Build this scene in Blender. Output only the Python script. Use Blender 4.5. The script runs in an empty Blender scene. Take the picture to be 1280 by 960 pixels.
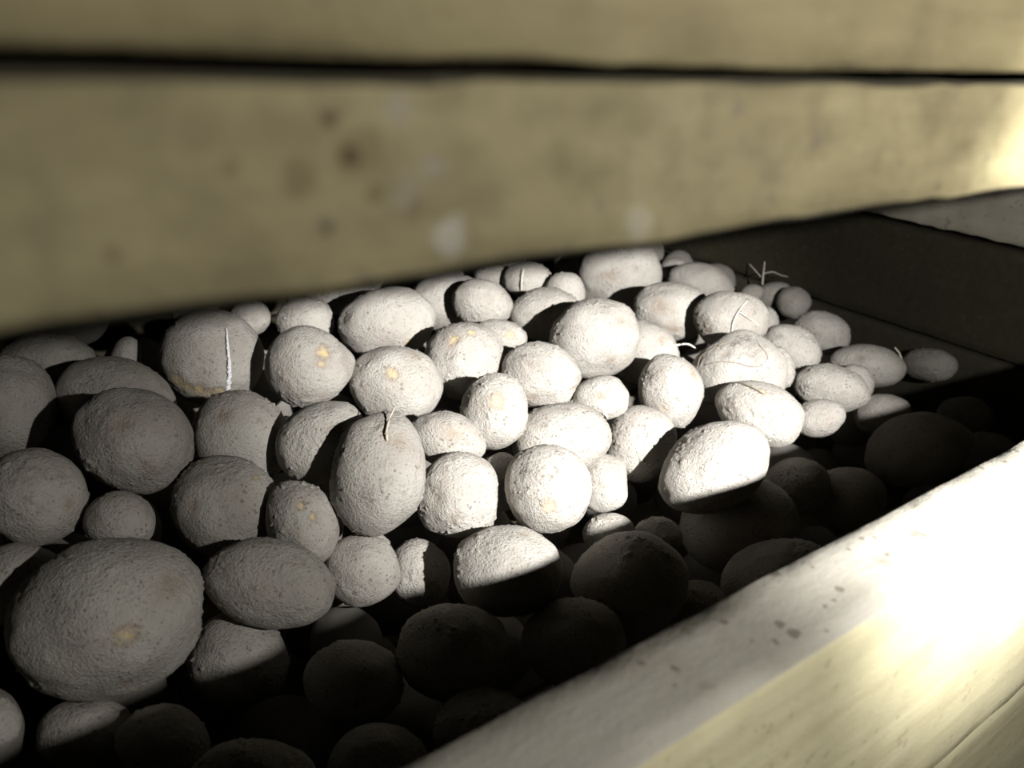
import bpy, bmesh, math, random
import numpy as np
from mathutils import Vector, Matrix

# Metres; x runs right along the front boards, y into the box, z up; the eye is at the origin.
# One row per potato of the top layer: label, centre, three half-axes,
# bulges (direction, height, width), skin marks (kind, direction, size), sprouts and roots (part, radius mm, colour, path).
POTATOES = [
 ('largest oblong potato at the front left, with one torn yellow eye on its side', (0.0397,0.3212,-0.2443), ((-0.0376,0.0055,0.0011),(-0.0038,-0.0204,-0.0274),(0.0034,0.0272,-0.0207)), [(-0.561,-0.828,0,0.03,0.60),(-0.308,0.951,0,-0.03,0.60),(0.965,-0.264,0,0.03,0.50)], [('e',-0.125,0.225,-0.966,0.09),('d',-0.623,-0.184,-0.76,0.14),('d',-0.078,0.822,-0.564,0.09)], []),
 ('big knobbly grey potato below and left of the cracked potato', (0.0763,0.4131,-0.2098), ((-0.0224,0.0115,0.0145),(-0.0163,-0.007,-0.0197),(0.0043,0.0232,-0.0118)), [(-0.973,0.232,0,0.06,0.50),(0.991,-0.137,0,0.05,0.50),(-0.544,0.839,0,0.03,0.40)], [('d',-0.374,0.369,-0.851,0.11),('d',0.313,-0.15,-0.938,0.14)], []),
 ('flattish potato peeping out above the big knobbly grey potato on the left', (0.0856,0.4939,-0.2227), ((-0.0306,0.0091,0.0084),(-0.0088,-0.0087,-0.0227),(0.0043,0.025,-0.0113)), [(-0.397,-0.918,-0,-0.06,0.60),(0.864,-0.504,-0,0.05,0.50)], [], []),
 ('narrow upright potato tip standing in the dark gap left of the cracked potato', (0.1044,0.5599,-0.2262), ((-0.0062,-0.0054,-0.0163),(0.009,-0.0027,-0.0025),(0.0022,0.0116,-0.0047)), [], [], []),
 ('tall dim potato cut by the left edge of the photo, halfway up the pile', (0.0287,0.4964,-0.2144), ((-0.0048,-0.0113,-0.0269),(0.0248,-0.0028,-0.0033),(0.0014,0.0238,-0.0103)), [], [], []),
 ('dim wide potato in the upper left corner, just under the upper box', (0.0602,0.5642,-0.2183), ((-0.0272,0.0043,0.0036),(-0.0032,-0.0063,-0.0171),(0.0021,0.02,-0.0077)), [], [], []),
 ('round grey potato at the left edge, just above the largest oblong potato', (0.0259,0.3957,-0.2195), ((-0.0119,0.0106,0.0178),(-0.0184,-0.0042,-0.0098),(0.0012,0.0187,-0.0104)), [(-0.004,-1,0,0.05,0.60)], [('d',-0.526,-0.403,-0.749,0.12)], []),
 ('small round potato squeezed in above the top of the largest oblong potato', (0.0573,0.3727,-0.2308), ((-0.0129,0.0065,0.0072),(-0.0085,-0.0052,-0.0106),(0.0019,0.0123,-0.0076)), [], [], []),
 ('potato in a slanting shadow at the left edge, directly under the round grey potato', (0.0113,0.3664,-0.2435), ((-0.0188,0.0031,0.0038),(-0.0044,-0.0094,-0.0144),(0.0005,0.0147,-0.0098)), [], [], []),
 ('small potato cut by the left edge near the bottom left corner', (-0.0083,0.2924,-0.2515), ((0.0024,-0.0068,-0.0079),(0.0082,0.0013,0.0013),(-0.0002,0.0068,-0.0059)), [], [], []),
 ('almost black potato in the shade directly below the largest oblong potato', (0.0223,0.3055,-0.2875), ((-0.0161,0.0088,0.0082),(-0.0088,-0.0077,-0.0089),(0.0009,0.0119,-0.0112)), [], [], []),
 ('potato with a white mouldy crack and a yellow scraped scar on its front', (0.1483,0.5125,-0.2136), ((-0.0322,0.0093,-0),(-0.0032,-0.0112,-0.0292),(0.008,0.0275,-0.0115)), [], [('e',0.638,0.39,-0.663,0.13),('e',0.515,0.563,-0.646,0.14),('e',0.327,0.661,-0.675,0.14),('e',0.148,0.712,-0.687,0.13),('e',-0.054,0.682,-0.729,0.09),('d',0.272,0.534,-0.8,0.09),('d',0.6,0.297,-0.743,0.08),('g',-0.295,-0.31,-0.904,0.08),('g',-0.288,-0.071,-0.955,0.09),('g',-0.266,0.183,-0.946,0.09),('g',-0.262,0.408,-0.874,0.09),('g',-0.243,0.654,-0.717,0.09)], []),
 ('smooth round potato directly below right of the white mouldy crack', (0.1321,0.4167,-0.2249), ((-0.0138,0.0142,0.0182),(-0.0215,-0.0014,-0.0152),(0.0068,0.0215,-0.0116)), [(-0.999,0.038,0,0.06,0.50),(0.999,-0.038,0,0.05,0.50)], [('s',-0.039,-0.494,-0.869,0.05),('d',0.546,-0.054,-0.836,0.13)], []),
 ('smooth round potato between the big knobbly grey one and the small one with twin eyes', (0.1074,0.3759,-0.2396), ((-0.0217,0.0125,0.01),(-0.0136,-0.0083,-0.0192),(0.0058,0.0202,-0.0129)), [(-0.756,-0.655,-0,0.04,0.50),(-0.013,1,0,0.03,0.50),(0.998,-0.057,0,-0.03,0.40)], [('d',0.52,0.194,-0.832,0.14),('e',-0.347,-0.679,-0.647,0.06)], []),
 ('wide oval potato right of the largest oblong potato, its underside in shade', (0.1076,0.3146,-0.2502), ((-0.0245,0.0153,0.0087),(-0.0104,-0.0083,-0.0148),(0.006,0.0176,-0.014)), [(0.839,0.544,0,0.03,0.50),(-0.16,-0.987,0,0.03,0.50)], [], []),
 ('egg-shaped potato with two small yellow eyes, left of the tall potato with a dry stem', (0.1355,0.3412,-0.2411), ((0.0008,-0.0131,-0.0181),(0.0171,-0.0042,0.0037),(0.0059,0.0148,-0.0105)), [(0.969,0.245,-0,0.04,0.50)], [('e',-0.392,0.109,-0.913,0.09),('d',-0.437,0.282,-0.854,0.10),('e',-0.051,0.33,-0.942,0.08)], []),
 ('potato with a bright yellow double eye and a pointed right side', (0.191,0.4572,-0.2086), ((-0.0175,0.0136,0.0138),(-0.0164,-0.0018,-0.0191),(0.0087,0.0208,-0.0095)), [(-0.745,-0.667,0,0.12,0.35),(-0.873,0.488,0,-0.04,0.50),(-0.052,0.999,0,0.05,0.50)], [('e',-0.121,-0.47,-0.874,0.14),('e',-0.229,-0.22,-0.948,0.08),('s',0.382,0.527,-0.759,0.14),('s',-0.028,0.862,-0.506,0.16),('s',-0.367,0.78,-0.506,0.10)], []),
 ('potato half covered by the round shadow of the tall potato with a dry stem', (0.1633,0.3772,-0.2186), ((-0.0212,0.0007,-0.0146),(0.0094,-0.0123,-0.0142),(0.0077,0.0179,-0.0104)), [(0.232,-0.973,-0,0.05,0.50)], [('g',-0.291,-0.158,-0.944,0.15)], []),
 ('tall egg-shaped potato with a dry upright stem in the cleft on its top', (0.1741,0.332,-0.2198), ((-0.0104,-0.012,-0.0264),(0.0209,-0.0126,-0.0025),(0.0105,0.02,-0.0132)), [(-0.955,0.297,0,0.05,0.50),(-0.744,-0.668,0,0.05,0.45),(0.744,0.668,0,-0.04,0.50)], [('g',-0.782,-0.153,-0.604,0.10),('g',-0.67,-0.009,-0.743,0.10),('g',-0.585,0.098,-0.805,0.10),('d',-0.555,0.361,-0.75,0.13),('s',0.339,-0.159,-0.927,0.09)], [('sprout',0.75,'stem',[(-0.0005,-0.0107,0.0252),(-0,-0.009,0.0288),(0.0046,-0.003,0.0317),(0.0117,0.0032,0.0354)])]),
 ('pale potato under the upper box with its left end in black shade', (0.2794,0.5161,-0.2134), ((-0.0318,0.015,-0.0054),(-0.0005,-0.0098,-0.0243),(0.013,0.0239,-0.0099)), [(-0.533,0.846,0,0.05,0.50),(0.978,-0.209,0,0.04,0.50)], [('e',-0.337,0.586,-0.737,0.06),('g',0.846,-0.315,-0.429,0.23)], []),
 ('round potato with one small yellow eye, behind the tall potato with a dry stem', (0.241,0.4327,-0.2222), ((-0.026,0.0158,0.0026),(-0.0071,-0.008,-0.0232),(0.0118,0.0211,-0.0109)), [], [('e',0.114,-0.222,-0.968,0.12),('d',-0.303,-0.816,-0.492,0.13),('s',0.713,0.079,-0.697,0.09)], []),
 ('small potato sitting behind the one with a bright yellow double eye', (0.2332,0.5588,-0.2182), ((-0.0196,0.008,-0.0004),(-0.002,-0.0058,-0.017),(0.0067,0.0161,-0.0063)), [(-0.38,0.925,0,0.08,0.50),(-0.486,-0.874,0,0.05,0.50)], [], []),
 ('small dim potato right behind the top of the mouldy cracked potato', (0.199,0.5825,-0.2169), ((-0.0142,0.0044,-0.0013),(-0.0003,-0.0047,-0.0129),(0.0042,0.0122,-0.0045)), [], [], []),
 ('dim potato mostly hidden by the upper box, behind the pale shade-ended one', (0.2798,0.5925,-0.216), ((-0.0266,0.0126,0),(-0.0019,-0.004,-0.0136),(0.0079,0.0167,-0.0061)), [], [], []),
 ('wide pale potato under the upper box, left one of a touching pair', (0.3645,0.5653,-0.2248), ((-0.03,0.0188,-0.0014),(-0.0034,-0.0071,-0.0232),(0.0144,0.0223,-0.0089)), [(-0.89,-0.456,0,0.05,0.60)], [], []),
 ('pale rounded potato under the upper box, right one of a touching pair', (0.3661,0.5167,-0.2111), ((-0.019,0.0149,0.0035),(-0.0059,-0.0032,-0.0181),(0.0113,0.016,-0.0065)), [], [], []),
 ('bright potato with two yellow eyes on its top left shoulder', (0.2958,0.4364,-0.2181), ((-0.0222,0.0078,-0.0145),(0.008,-0.0157,-0.0205),(0.0135,0.0199,-0.0099)), [(-0.999,0.046,-0,0.08,0.40),(0.046,0.999,0,0.07,0.40),(0.999,-0.046,-0,-0.03,0.50)], [('e',-0.044,-0.578,-0.815,0.13),('e',-0.501,-0.469,-0.727,0.08),('s',0.25,-0.326,-0.912,0.12)], []),
 ('small flat bright potato with a yellow eye at its right tip, high in the light', (0.347,0.4661,-0.2202), ((-0.0163,0.0124,0.0006),(-0.0033,-0.0037,-0.0129),(0.0089,0.012,-0.0057)), [], [('e',-0.365,-0.174,-0.915,0.17)], []),
 ('crumb-covered bright potato with a dull yellow eye in the middle of the light', (0.2737,0.3684,-0.2232), ((-0.0051,-0.0091,-0.0213),(0.0174,-0.0123,0.0011),(0.0115,0.0154,-0.0093)), [(1,-0.003,-0,-0.03,0.50),(-0.839,0.544,-0,0.04,0.50)], [('e',-0.28,0.09,-0.956,0.15),('s',-0.327,-0.724,-0.607,0.13)], []),
 ('smooth overexposed potato directly left of and below the brightest raised one', (0.3293,0.392,-0.2197), ((-0.0181,0.0189,0.0067),(-0.0102,-0.0026,-0.0201),(0.0139,0.0166,-0.0093)), [], [('s',0.623,-0.344,-0.702,0.13),('d',0.013,0.695,-0.719,0.13)], []),
 ('raised white-lit potato, the brightest and highest in the middle of the light', (0.3946,0.4139,-0.2111), ((-0.0253,0.0206,-0.0069),(-0.0021,-0.0114,-0.0263),(0.019,0.02,-0.0102)), [(-0.8,-0.6,0,0.06,0.50),(-0.689,0.725,0,0.05,0.50),(-0.045,0.999,0,0.05,0.50),(0.75,-0.661,-0,-0.03,0.50)], [('g',-0.602,-0.386,-0.699,0.13),('d',-0.328,0.604,-0.726,0.09),('s',0.686,-0.341,-0.642,0.09)], []),
 ('small white-lit potato with a thin stolon under its left edge, below the brightest raised one', (0.3518,0.3556,-0.2261), ((-0.0135,0.0113,-0.0033),(-0.0021,-0.0064,-0.0132),(0.0099,0.01,-0.0064)), [(-0.757,0.653,0,0.08,0.40),(0.953,0.303,-0,0.10,0.35)], [('d',0.049,-0.11,-0.993,0.19)], [('stolon',0.90,'white',[(-0.0176,0.0099,-0.0041),(-0.0184,0.0027,-0.0015),(-0.0173,-0.0062,-0.0009),(-0.0125,-0.01,-0.0056)]),('sprout',1.00,'white',[(-0.0094,-0.0125,-0.0036),(-0.0075,-0.0137,-0.0053),(-0.005,-0.0123,-0.0088)])]),
 ('wide brightly lit potato partly hidden behind the round one with a low yellow eye', (0.3141,0.3493,-0.2437), ((-0.025,0.0188,-0.0052),(-0.0038,-0.0106,-0.02),(0.0152,0.0169,-0.0118)), [(0.844,0.536,0,0.06,0.40),(-0.458,-0.889,0,0.04,0.50)], [('s',0.313,-0.426,-0.849,0.11)], []),
 ('round gritty potato with a yellow eye low on its front', (0.2642,0.3014,-0.2399), ((-0.011,-0.0073,-0.0212),(0.0172,-0.0174,-0.0029),(0.0133,0.0152,-0.0121)), [(0.521,0.854,0,0.04,0.50)], [('e',0.356,0.118,-0.927,0.11),('s',-0.216,-0.59,-0.778,0.14),('s',-0.806,0.085,-0.585,0.09)], []),
 ('blocky small potato touching the right side of the round gritty one with a low eye', (0.3353,0.3287,-0.2728), ((-0.0056,-0.0079,-0.0165),(0.0113,-0.0105,0.0012),(0.0101,0.0099,-0.0082)), [(0.536,0.844,0,0.12,0.40),(-0.654,0.757,0,0.10,0.40),(0.654,-0.757,0,0.10,0.40)], [('s',-0.849,-0.225,-0.477,0.18)], []),
 ('squarish potato with a deep dent on its left, right of the tall stemmed potato', (0.2215,0.3277,-0.2438), ((-0.0037,-0.0122,-0.0197),(0.0196,-0.011,0.0031),(0.0104,0.0155,-0.0115)), [(0.782,0.624,-0,0.08,0.40),(-0.593,0.805,-0,0.07,0.40),(0.593,-0.805,-0,0.12,0.40),(-0.782,-0.624,-0,-0.04,0.40)], [('g',0.018,-0.552,-0.834,0.21),('d',0.579,-0.171,-0.797,0.12),('s',-0.208,-0.601,-0.772,0.12)], []),
 ('potato with a brown scuffed top, behind the squarish dented potato', (0.2356,0.3615,-0.2288), ((-0.0163,0.0135,0.0047),(-0.0074,-0.0041,-0.0141),(0.0087,0.0133,-0.0084)), [(-0.994,0.106,0,0.06,0.40),(0.994,-0.106,0,0.08,0.40)], [('d',-0.076,-0.257,-0.964,0.25),('s',0.657,-0.399,-0.639,0.10)], []),
 ('small potato below the tall stemmed potato, lower corner cut off by shade', (0.1578,0.3215,-0.2667), ((-0.0128,0.0125,0.0076),(-0.0123,-0.0047,-0.013),(0.0064,0.013,-0.0108)), [(-0.306,-0.952,-0,0.05,0.50),(-0.994,-0.107,-0,0.05,0.50)], [], []),
 ('pale sliver of a potato showing below the tall stemmed potato', (0.1814,0.3576,-0.2861), ((-0.0117,0.0069,0.0012),(-0.0039,-0.0051,-0.0088),(0.0043,0.0084,-0.0067)), [], [], []),
 ('round half-lit potato below the squarish dented one, cut by the straight shade edge', (0.2177,0.2747,-0.2614), ((-0.023,0.0169,-0.0015),(-0.0074,-0.0117,-0.0184),(0.0121,0.0153,-0.0146)), [(0.433,-0.901,0,0.03,0.50)], [('s',0.53,-0.723,-0.443,0.11),('d',-0.296,-0.81,-0.506,0.08)], []),
 ('small shaded potato in the gap between the squarish potato and the round gritty one', (0.2589,0.3369,-0.2523), ((-0.0044,-0.0075,-0.0146),(0.0116,-0.0083,0.0008),(0.0078,0.0101,-0.0076)), [], [], []),
 ('bright potato tucked behind right of the brightest raised one, a white sprout at its tip', (0.4467,0.4123,-0.2326), ((-0.0155,0.022,0.0093),(-0.012,0.0008,-0.0217),(0.0173,0.016,-0.009)), [], [('d',-0.306,-0.621,-0.721,0.12)], [('sprout',1.00,'white',[(0.0049,-0.0229,0.0124),(0.0182,-0.0191,0.0099),(0.0226,-0.0247,0.0117),(0.0262,-0.0309,0.0092)])]),
 ('pale potato with two brownish dents, behind right of the brightest raised one', (0.5201,0.4531,-0.2226), ((-0.0216,0.026,0.0026),(-0.0072,-0.0036,-0.024),(0.02,0.0174,-0.0085)), [(0.095,0.995,-0,0.06,0.50),(-0.498,-0.867,-0,0.05,0.50)], [('d',0.281,-0.03,-0.959,0.28),('d',-0.079,0.597,-0.798,0.23)], []),
 ('tall large potato right of centre, its top cut off by the upper box', (0.5524,0.5549,-0.2224), ((-0.0299,0.0265,-0.0081),(-0.0014,-0.0109,-0.0305),(0.0234,0.0236,-0.0094)), [(-0.7,-0.714,-0,0.08,0.50),(0.076,0.997,-0,0.07,0.50),(-0.849,0.528,-0,0.04,0.40)], [('d',0.218,-0.008,-0.976,0.17)], []),
 ('smooth pale potato behind the one with two brownish dents', (0.6524,0.5352,-0.2394), ((-0.0212,0.0274,0.0035),(-0.0059,-0.0019,-0.0202),(0.0192,0.0157,-0.007)), [(-0.895,0.446,-0,0.05,0.50)], [], []),
 ('tiny potato top peeping over the smooth pale one, under the upper box', (0.6788,0.5929,-0.2427), ((-0.0116,0.0128,-0.0013),(-0.0019,-0.003,-0.0126),(0.0104,0.0091,-0.0037)), [], [], []),
 ('small potato with a thin upright pale sprout, right under the upper box', (0.4442,0.558,-0.2136), ((-0.0182,0.0139,-0.0014),(-0.0021,-0.0043,-0.0156),(0.011,0.0138,-0.0053)), [], [], [('sprout',0.80,'white',[(-0.0132,-0.0078,-0.01),(-0.0174,-0.0133,0.0017),(-0.0166,-0.0127,0.0094),(-0.0135,-0.0104,0.0148)])]),
 ('small rounded potato between the thin-sprouted one and the tall large one', (0.4559,0.5201,-0.2163), ((-0.0108,0.0126,0.0074),(-0.009,0.0014,-0.0155),(0.0108,0.0123,-0.0051)), [], [], []),
 ('potato with a lit top and black-shaded front, left behind the brightest raised one', (0.4094,0.4884,-0.2181), ((-0.0231,0.0174,-0.0043),(-0.0019,-0.0074,-0.02),(0.0145,0.0172,-0.0077)), [], [], []),
 ('dim small potato left of the thin-sprouted one, under the upper box', (0.4298,0.5921,-0.2172), ((-0.0144,0.0101,-0.0009),(-0.0016,-0.0034,-0.0125),(0.0081,0.0112,-0.0041)), [], [], []),
 ('upright overexposed potato with dirt down its left side, right of the small white-lit one', (0.4103,0.348,-0.2316), ((-0.0012,-0.0129,-0.0215),(0.0156,-0.0136,0.0072),(0.0156,0.0132,-0.0088)), [(0.999,0.039,0,0.06,0.50),(0.038,0.999,0,0.05,0.40),(-0.991,-0.137,-0,0.06,0.50)], [('d',0.434,-0.261,-0.862,0.12),('d',-0.335,0.786,-0.52,0.14),('s',-0.526,-0.515,-0.677,0.21)], []),
 ('potato lit on the left with a big round shadow over its right half', (0.3723,0.3345,-0.2561), ((-0.0124,-0.0029,-0.0218),(0.0138,-0.0194,-0.0052),(0.0156,0.014,-0.0107)), [(0.999,0.033,0,0.06,0.50),(-0.737,-0.676,-0,0.05,0.50)], [('s',-0.045,-0.68,-0.731,0.19),('s',0.275,-0.641,-0.717,0.15)], []),
 ('potato leaning right with a bright top and a straight shade line across its lower half', (0.3726,0.2729,-0.2438), ((-0.024,0.0138,-0.0212),(0.0033,-0.0188,-0.016),(0.02,0.0146,-0.0131)), [(-0.34,0.94,-0,0.06,0.50),(0.999,-0.048,-0,0.05,0.50),(-0.429,-0.903,-0,0.03,0.50)], [('s',0.138,-0.825,-0.548,0.16),('s',0.422,-0.552,-0.719,0.13),('s',-0.615,-0.655,-0.439,0.08)], []),
 ('pear-shaped potato with fine branching roots over its pointed top', (0.4804,0.3449,-0.2311), ((-0.022,0.025,-0.0084),(-0.0036,-0.0114,-0.0246),(0.022,0.0158,-0.0106)), [(-0.14,-0.99,0,0.16,0.35),(-0.734,0.679,0,0.08,0.50),(0.857,0.515,0,0.07,0.50)], [('s',-0.162,-0.877,-0.453,0.13),('s',0.689,-0.514,-0.511,0.15),('s',0.009,-0.764,-0.645,0.11),('g',0.268,-0.539,-0.798,0.17)], [('root',0.50,'root',[(-0.0026,0.0086,0.0261),(-0.0158,0.0081,0.0231),(-0.0209,0.0133,0.0178),(-0.0241,0.0183,0.011),(-0.0286,0.0162,0.005)]),('root',0.50,'root',[(0.0066,-0.0006,0.0276),(-0.0011,-0.0132,0.0271),(-0.002,-0.0211,0.0233),(-0.004,-0.024,0.0204),(-0.0104,-0.0242,0.0169),(-0.0166,-0.0202,0.016),(-0.0217,-0.0128,0.0168),(-0.0268,-0.0014,0.0149),(-0.0296,0.0085,0.0093)])]),
 ('bright potato with a thin root on top and dark soil on its left cheek', (0.4521,0.3019,-0.2389), ((-0.0138,0.0255,0.0061),(-0.0094,-0.0007,-0.0186),(0.018,0.012,-0.0095)), [(-0.679,0.734,-0,0.07,0.50),(0.997,0.083,-0,0.07,0.50),(-0.843,-0.538,-0,0.05,0.40)], [('s',0.652,0.302,-0.696,0.22),('s',0.69,-0.013,-0.723,0.13),('e',0.156,-0.63,-0.761,0.07)], [('sprout',0.80,'root',[(-0.0083,0.021,0.016),(-0.012,0.0093,0.0208),(-0.0121,0.0005,0.0213),(-0.0112,-0.007,0.02)])]),
 ('dirt-streaked round potato behind the rooted pear-shaped one', (0.5247,0.3932,-0.2123), ((-0.0174,0.0219,-0.0026),(-0.0045,-0.0062,-0.0225),(0.0187,0.014,-0.0076)), [(0.937,-0.349,-0,0.07,0.50),(-0.851,0.525,-0,0.04,0.50)], [('s',0.731,0.257,-0.632,0.22),('d',0.635,0.358,-0.684,0.20)], [('root',0.55,'white',[(-0.0032,-0.0142,0.021),(-0.0137,-0.0161,0.0153),(-0.0189,-0.0166,0.0071),(-0.02,-0.0178,-0.0016),(-0.0182,-0.019,-0.0068)]),('root',0.40,'white',[(-0.0141,-0.0167,0.0142),(-0.0092,-0.0229,0.0102),(-0.0003,-0.0272,0.0041)])]),
 ('sliver of a potato right behind the dirt-streaked round one', (0.621,0.4282,-0.2417), ((-0.0015,-0.0054,-0.0135),(0.0077,-0.0095,0.0029),(0.0101,0.007,-0.0039)), [], [], []),
 ('smooth egg-shaped potato right of the rooted pear-shaped one', (0.5697,0.3633,-0.2345), ((-0.0102,0.0211,0.0078),(-0.0082,0.0022,-0.0167),(0.0163,0.0104,-0.0067)), [(-0.786,0.618,0,0.06,0.50)], [('s',0.464,-0.202,-0.862,0.09)], []),
 ('smooth potato on the right, directly behind the smooth egg-shaped one', (0.6608,0.3939,-0.2474), ((-0.0115,0.0218,0.0041),(-0.0068,-0.0002,-0.0183),(0.0172,0.0102,-0.0064)), [(-0.971,0.239,-0,0.08,0.40),(0.372,0.928,0,0.05,0.40)], [('s',0.184,0.244,-0.952,0.13)], []),
 ('little round potato in front of the far right heap, below the branching white stolons', (0.7301,0.4737,-0.2526), ((-0.0088,0.0148,0.0022),(-0.005,-0.0007,-0.0156),(0.0129,0.0084,-0.0045)), [], [], []),
 ('small potato with branching white stolons standing up from its top', (0.7374,0.5051,-0.255), ((-0.0123,0.014,-0.008),(0.0003,-0.0065,-0.012),(0.0126,0.0086,-0.0043)), [], [], [('stolon',0.90,'white',[(-0.0049,0.0118,0.0089),(-0.0052,0.0127,0.0185),(-0.0042,0.0147,0.0337)]),('stolon',0.50,'white',[(-0.0046,0.0127,0.0211),(0.0002,0.0056,0.0241),(0.0048,-0.0017,0.022),(0.0089,-0.008,0.0214)]),('stolon',0.45,'white',[(-0.0068,0.0144,0.0174),(-0.0107,0.02,0.0234),(-0.0147,0.0256,0.0295)])]),
 ('tiny potato left of the one with branching white stolons', (0.707,0.5096,-0.2502), ((-0.0075,0.0088,-0.0033),(-0.0005,-0.0039,-0.0093),(0.0082,0.0059,-0.0029)), [], [], []),
 ('oval potato on the right with a pale chipped rim at its right end', (0.6375,0.3325,-0.2526), ((-0.014,0.0259,-0.0013),(-0.005,-0.0035,-0.0172),(0.0184,0.0096,-0.0073)), [(-0.963,-0.269,0,0.07,0.40),(0.963,0.269,-0,0.05,0.40)], [('g',0.249,-0.336,-0.908,0.17)], []),
 ('oval potato with dark specks, in front of the one with a pale chipped rim', (0.5577,0.3148,-0.2488), ((-0.0138,0.0242,-0.0004),(-0.0056,-0.0034,-0.0168),(0.0173,0.0098,-0.0077)), [(-0.967,0.257,-0,0.06,0.40)], [('s',0.606,0.158,-0.779,0.19),('s',-0.41,-0.645,-0.644,0.11)], []),
 ('small potato wedged between the speckled oval and the pale chipped one', (0.6014,0.3198,-0.2569), ((-0.0033,-0.0058,-0.0149),(-0.0079,0.0124,-0.0031),(0.0123,0.0065,-0.0053)), [], [], []),
 ('half-lit potato under the speckled oval one, cut by the shade line', (0.5181,0.2969,-0.2575), ((-0.011,0.0127,-0.0075),(-0.0012,-0.0079,-0.0116),(0.0122,0.007,-0.0061)), [(-0.985,-0.171,-0,0.05,0.50)], [('s',0.377,-0.587,-0.717,0.18)], []),
 ('last dim potato on the far right, alone beside the end plank', (0.7427,0.3284,-0.2716), ((-0.0104,0.0213,-0.0027),(-0.0037,-0.0037,-0.0146),(0.0159,0.007,-0.0058)), [], [], []),
 ('narrow potato edge showing just right of the rooted pear-shaped one', (0.5254,0.3418,-0.2353), ((-0.0015,-0.0078,-0.0147),(0.0072,-0.0085,0.0037),(0.0104,0.0068,-0.0047)), [], [], []),
 ('largest rounded potato in the shade below the leaning bright-topped one', (0.4027,0.2674,-0.2929), ((-0.0251,0.0263,-0.0106),(-0.0071,-0.017,-0.0253),(0.0233,0.0155,-0.017)), [(0.024,-1,-0,0.06,0.50),(0.955,0.298,-0,0.06,0.50)], [], []),
 ('shaded potato right behind the largest rounded shaded one', (0.4562,0.2658,-0.2798), ((-0.0139,0.0154,-0.008),(-0.0033,-0.0113,-0.0161),(0.0153,0.0089,-0.0094)), [], [], []),
 ('shaded potato beside the front board, right of the largest rounded shaded one', (0.4947,0.2488,-0.2927), ((-0.0149,0.0195,-0.0086),(-0.0046,-0.0111,-0.0172),(0.0175,0.0088,-0.0104)), [], [], []),
 ('wide shaded potato near the front board, the biggest at the right end', (0.5977,0.2548,-0.286), ((-0.0199,0.0261,-0.0182),(-0.0029,-0.017,-0.0212),(0.0256,0.0109,-0.0123)), [(0.01,-1,-0,0.07,0.50),(0.989,0.149,-0,0.07,0.40)], [], []),
 ('shaded small potato between the half-lit one and the wide one at the right end', (0.6151,0.2976,-0.2783), ((-0.011,0.0176,-0.0054),(-0.0035,-0.0069,-0.0151),(0.0151,0.0073,-0.0068)), [], [], []),
 ('shaded potato half hidden by the front board, below the largest rounded shaded one', (0.3736,0.2198,-0.2921), ((-0.0223,0.0179,-0.015),(-0.0024,-0.0149,-0.0143),(0.0176,0.0103,-0.0137)), [], [], []),
 ('big round potato in deep shade right of the half-lit round one', (0.2808,0.2463,-0.2754), ((-0.0235,0.0191,-0.0069),(-0.0067,-0.0157,-0.0209),(0.0166,0.0146,-0.0163)), [(-0.898,-0.441,0,0.03,0.50)], [], []),
 ('small shaded potato above the left shoulder of the big round deep-shade one', (0.2975,0.2818,-0.2715), ((-0.0115,0.0098,-0.0024),(-0.0033,-0.0063,-0.0101),(0.0079,0.0075,-0.0072)), [], [], []),
 ('small shaded potato above the right shoulder of the big round deep-shade one', (0.3235,0.2677,-0.2744), ((-0.0104,0.0095,-0.0031),(-0.003,-0.0064,-0.0098),(0.0081,0.0067,-0.0069)), [], [], []),
 ('potato in deep shade between the half-lit round one and the front board', (0.2312,0.2337,-0.2843), ((-0.0207,0.016,-0.0037),(-0.007,-0.0128,-0.0162),(0.0121,0.0123,-0.0149)), [], [], []),
 ('nearly black potato below left of the half-lit round one', (0.1744,0.2568,-0.2797), ((-0.0223,0.0157,0.0006),(-0.0089,-0.012,-0.0166),(0.0098,0.0144,-0.0157)), [], [], []),
 ('nearly black potato below the small shade-cornered one, left of its black neighbour', (0.1296,0.2741,-0.2902), ((-0.0186,0.0136,0.0046),(-0.0106,-0.0098,-0.014),(0.0064,0.0135,-0.0143)), [], [], []),
 ('potato below the wide oval one with only a faint lit top', (0.0897,0.3155,-0.2877), ((-0.0158,0.0144,0.0109),(-0.0154,-0.0073,-0.0128),(0.0044,0.0155,-0.0142)), [], [], []),
 ('black potato at the bottom edge of the photo, left of the front board', (0.0701,0.2393,-0.2812), ((-0.0214,0.0122,0.0051),(-0.0075,-0.0092,-0.0097),(0.0035,0.0119,-0.014)), [], [], []),
 ('shaded potato deep in the gap below the squarish dented one', (0.1956,0.3257,-0.286), ((0.0001,-0.0122,-0.0138),(0.0161,-0.0054,0.0049),(0.0071,0.0117,-0.0103)), [], [], []),
 ('small black potato against the front board, right of the big deep-shade one', (0.3179,0.2271,-0.2974), ((-0.0127,0.0083,-0.0073),(-0.0015,-0.0114,-0.0103),(0.0099,0.0071,-0.0093)), [], [], []),
 ('black potato pressed against the front board at the bottom of the photo', (0.1669,0.2193,-0.2927), ((-0.0192,0.0139,-0.0006),(-0.0071,-0.0104,-0.0118),(0.008,0.0105,-0.014)), [], [], []),
 ('black potato right of and below the largest oblong one at the bottom', (0.0459,0.2791,-0.2831), ((-0.0145,0.0099,0.0074),(-0.0095,-0.0074,-0.0088),(0.0018,0.0111,-0.0113)), [], [], []),
 ('black potato at the bottom edge near where the front board leaves the photo', (0.1193,0.2297,-0.2944), ((-0.0178,0.0122,0.0023),(-0.0078,-0.0094,-0.0105),(0.0054,0.0104,-0.0133)), [], [], []),
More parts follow.
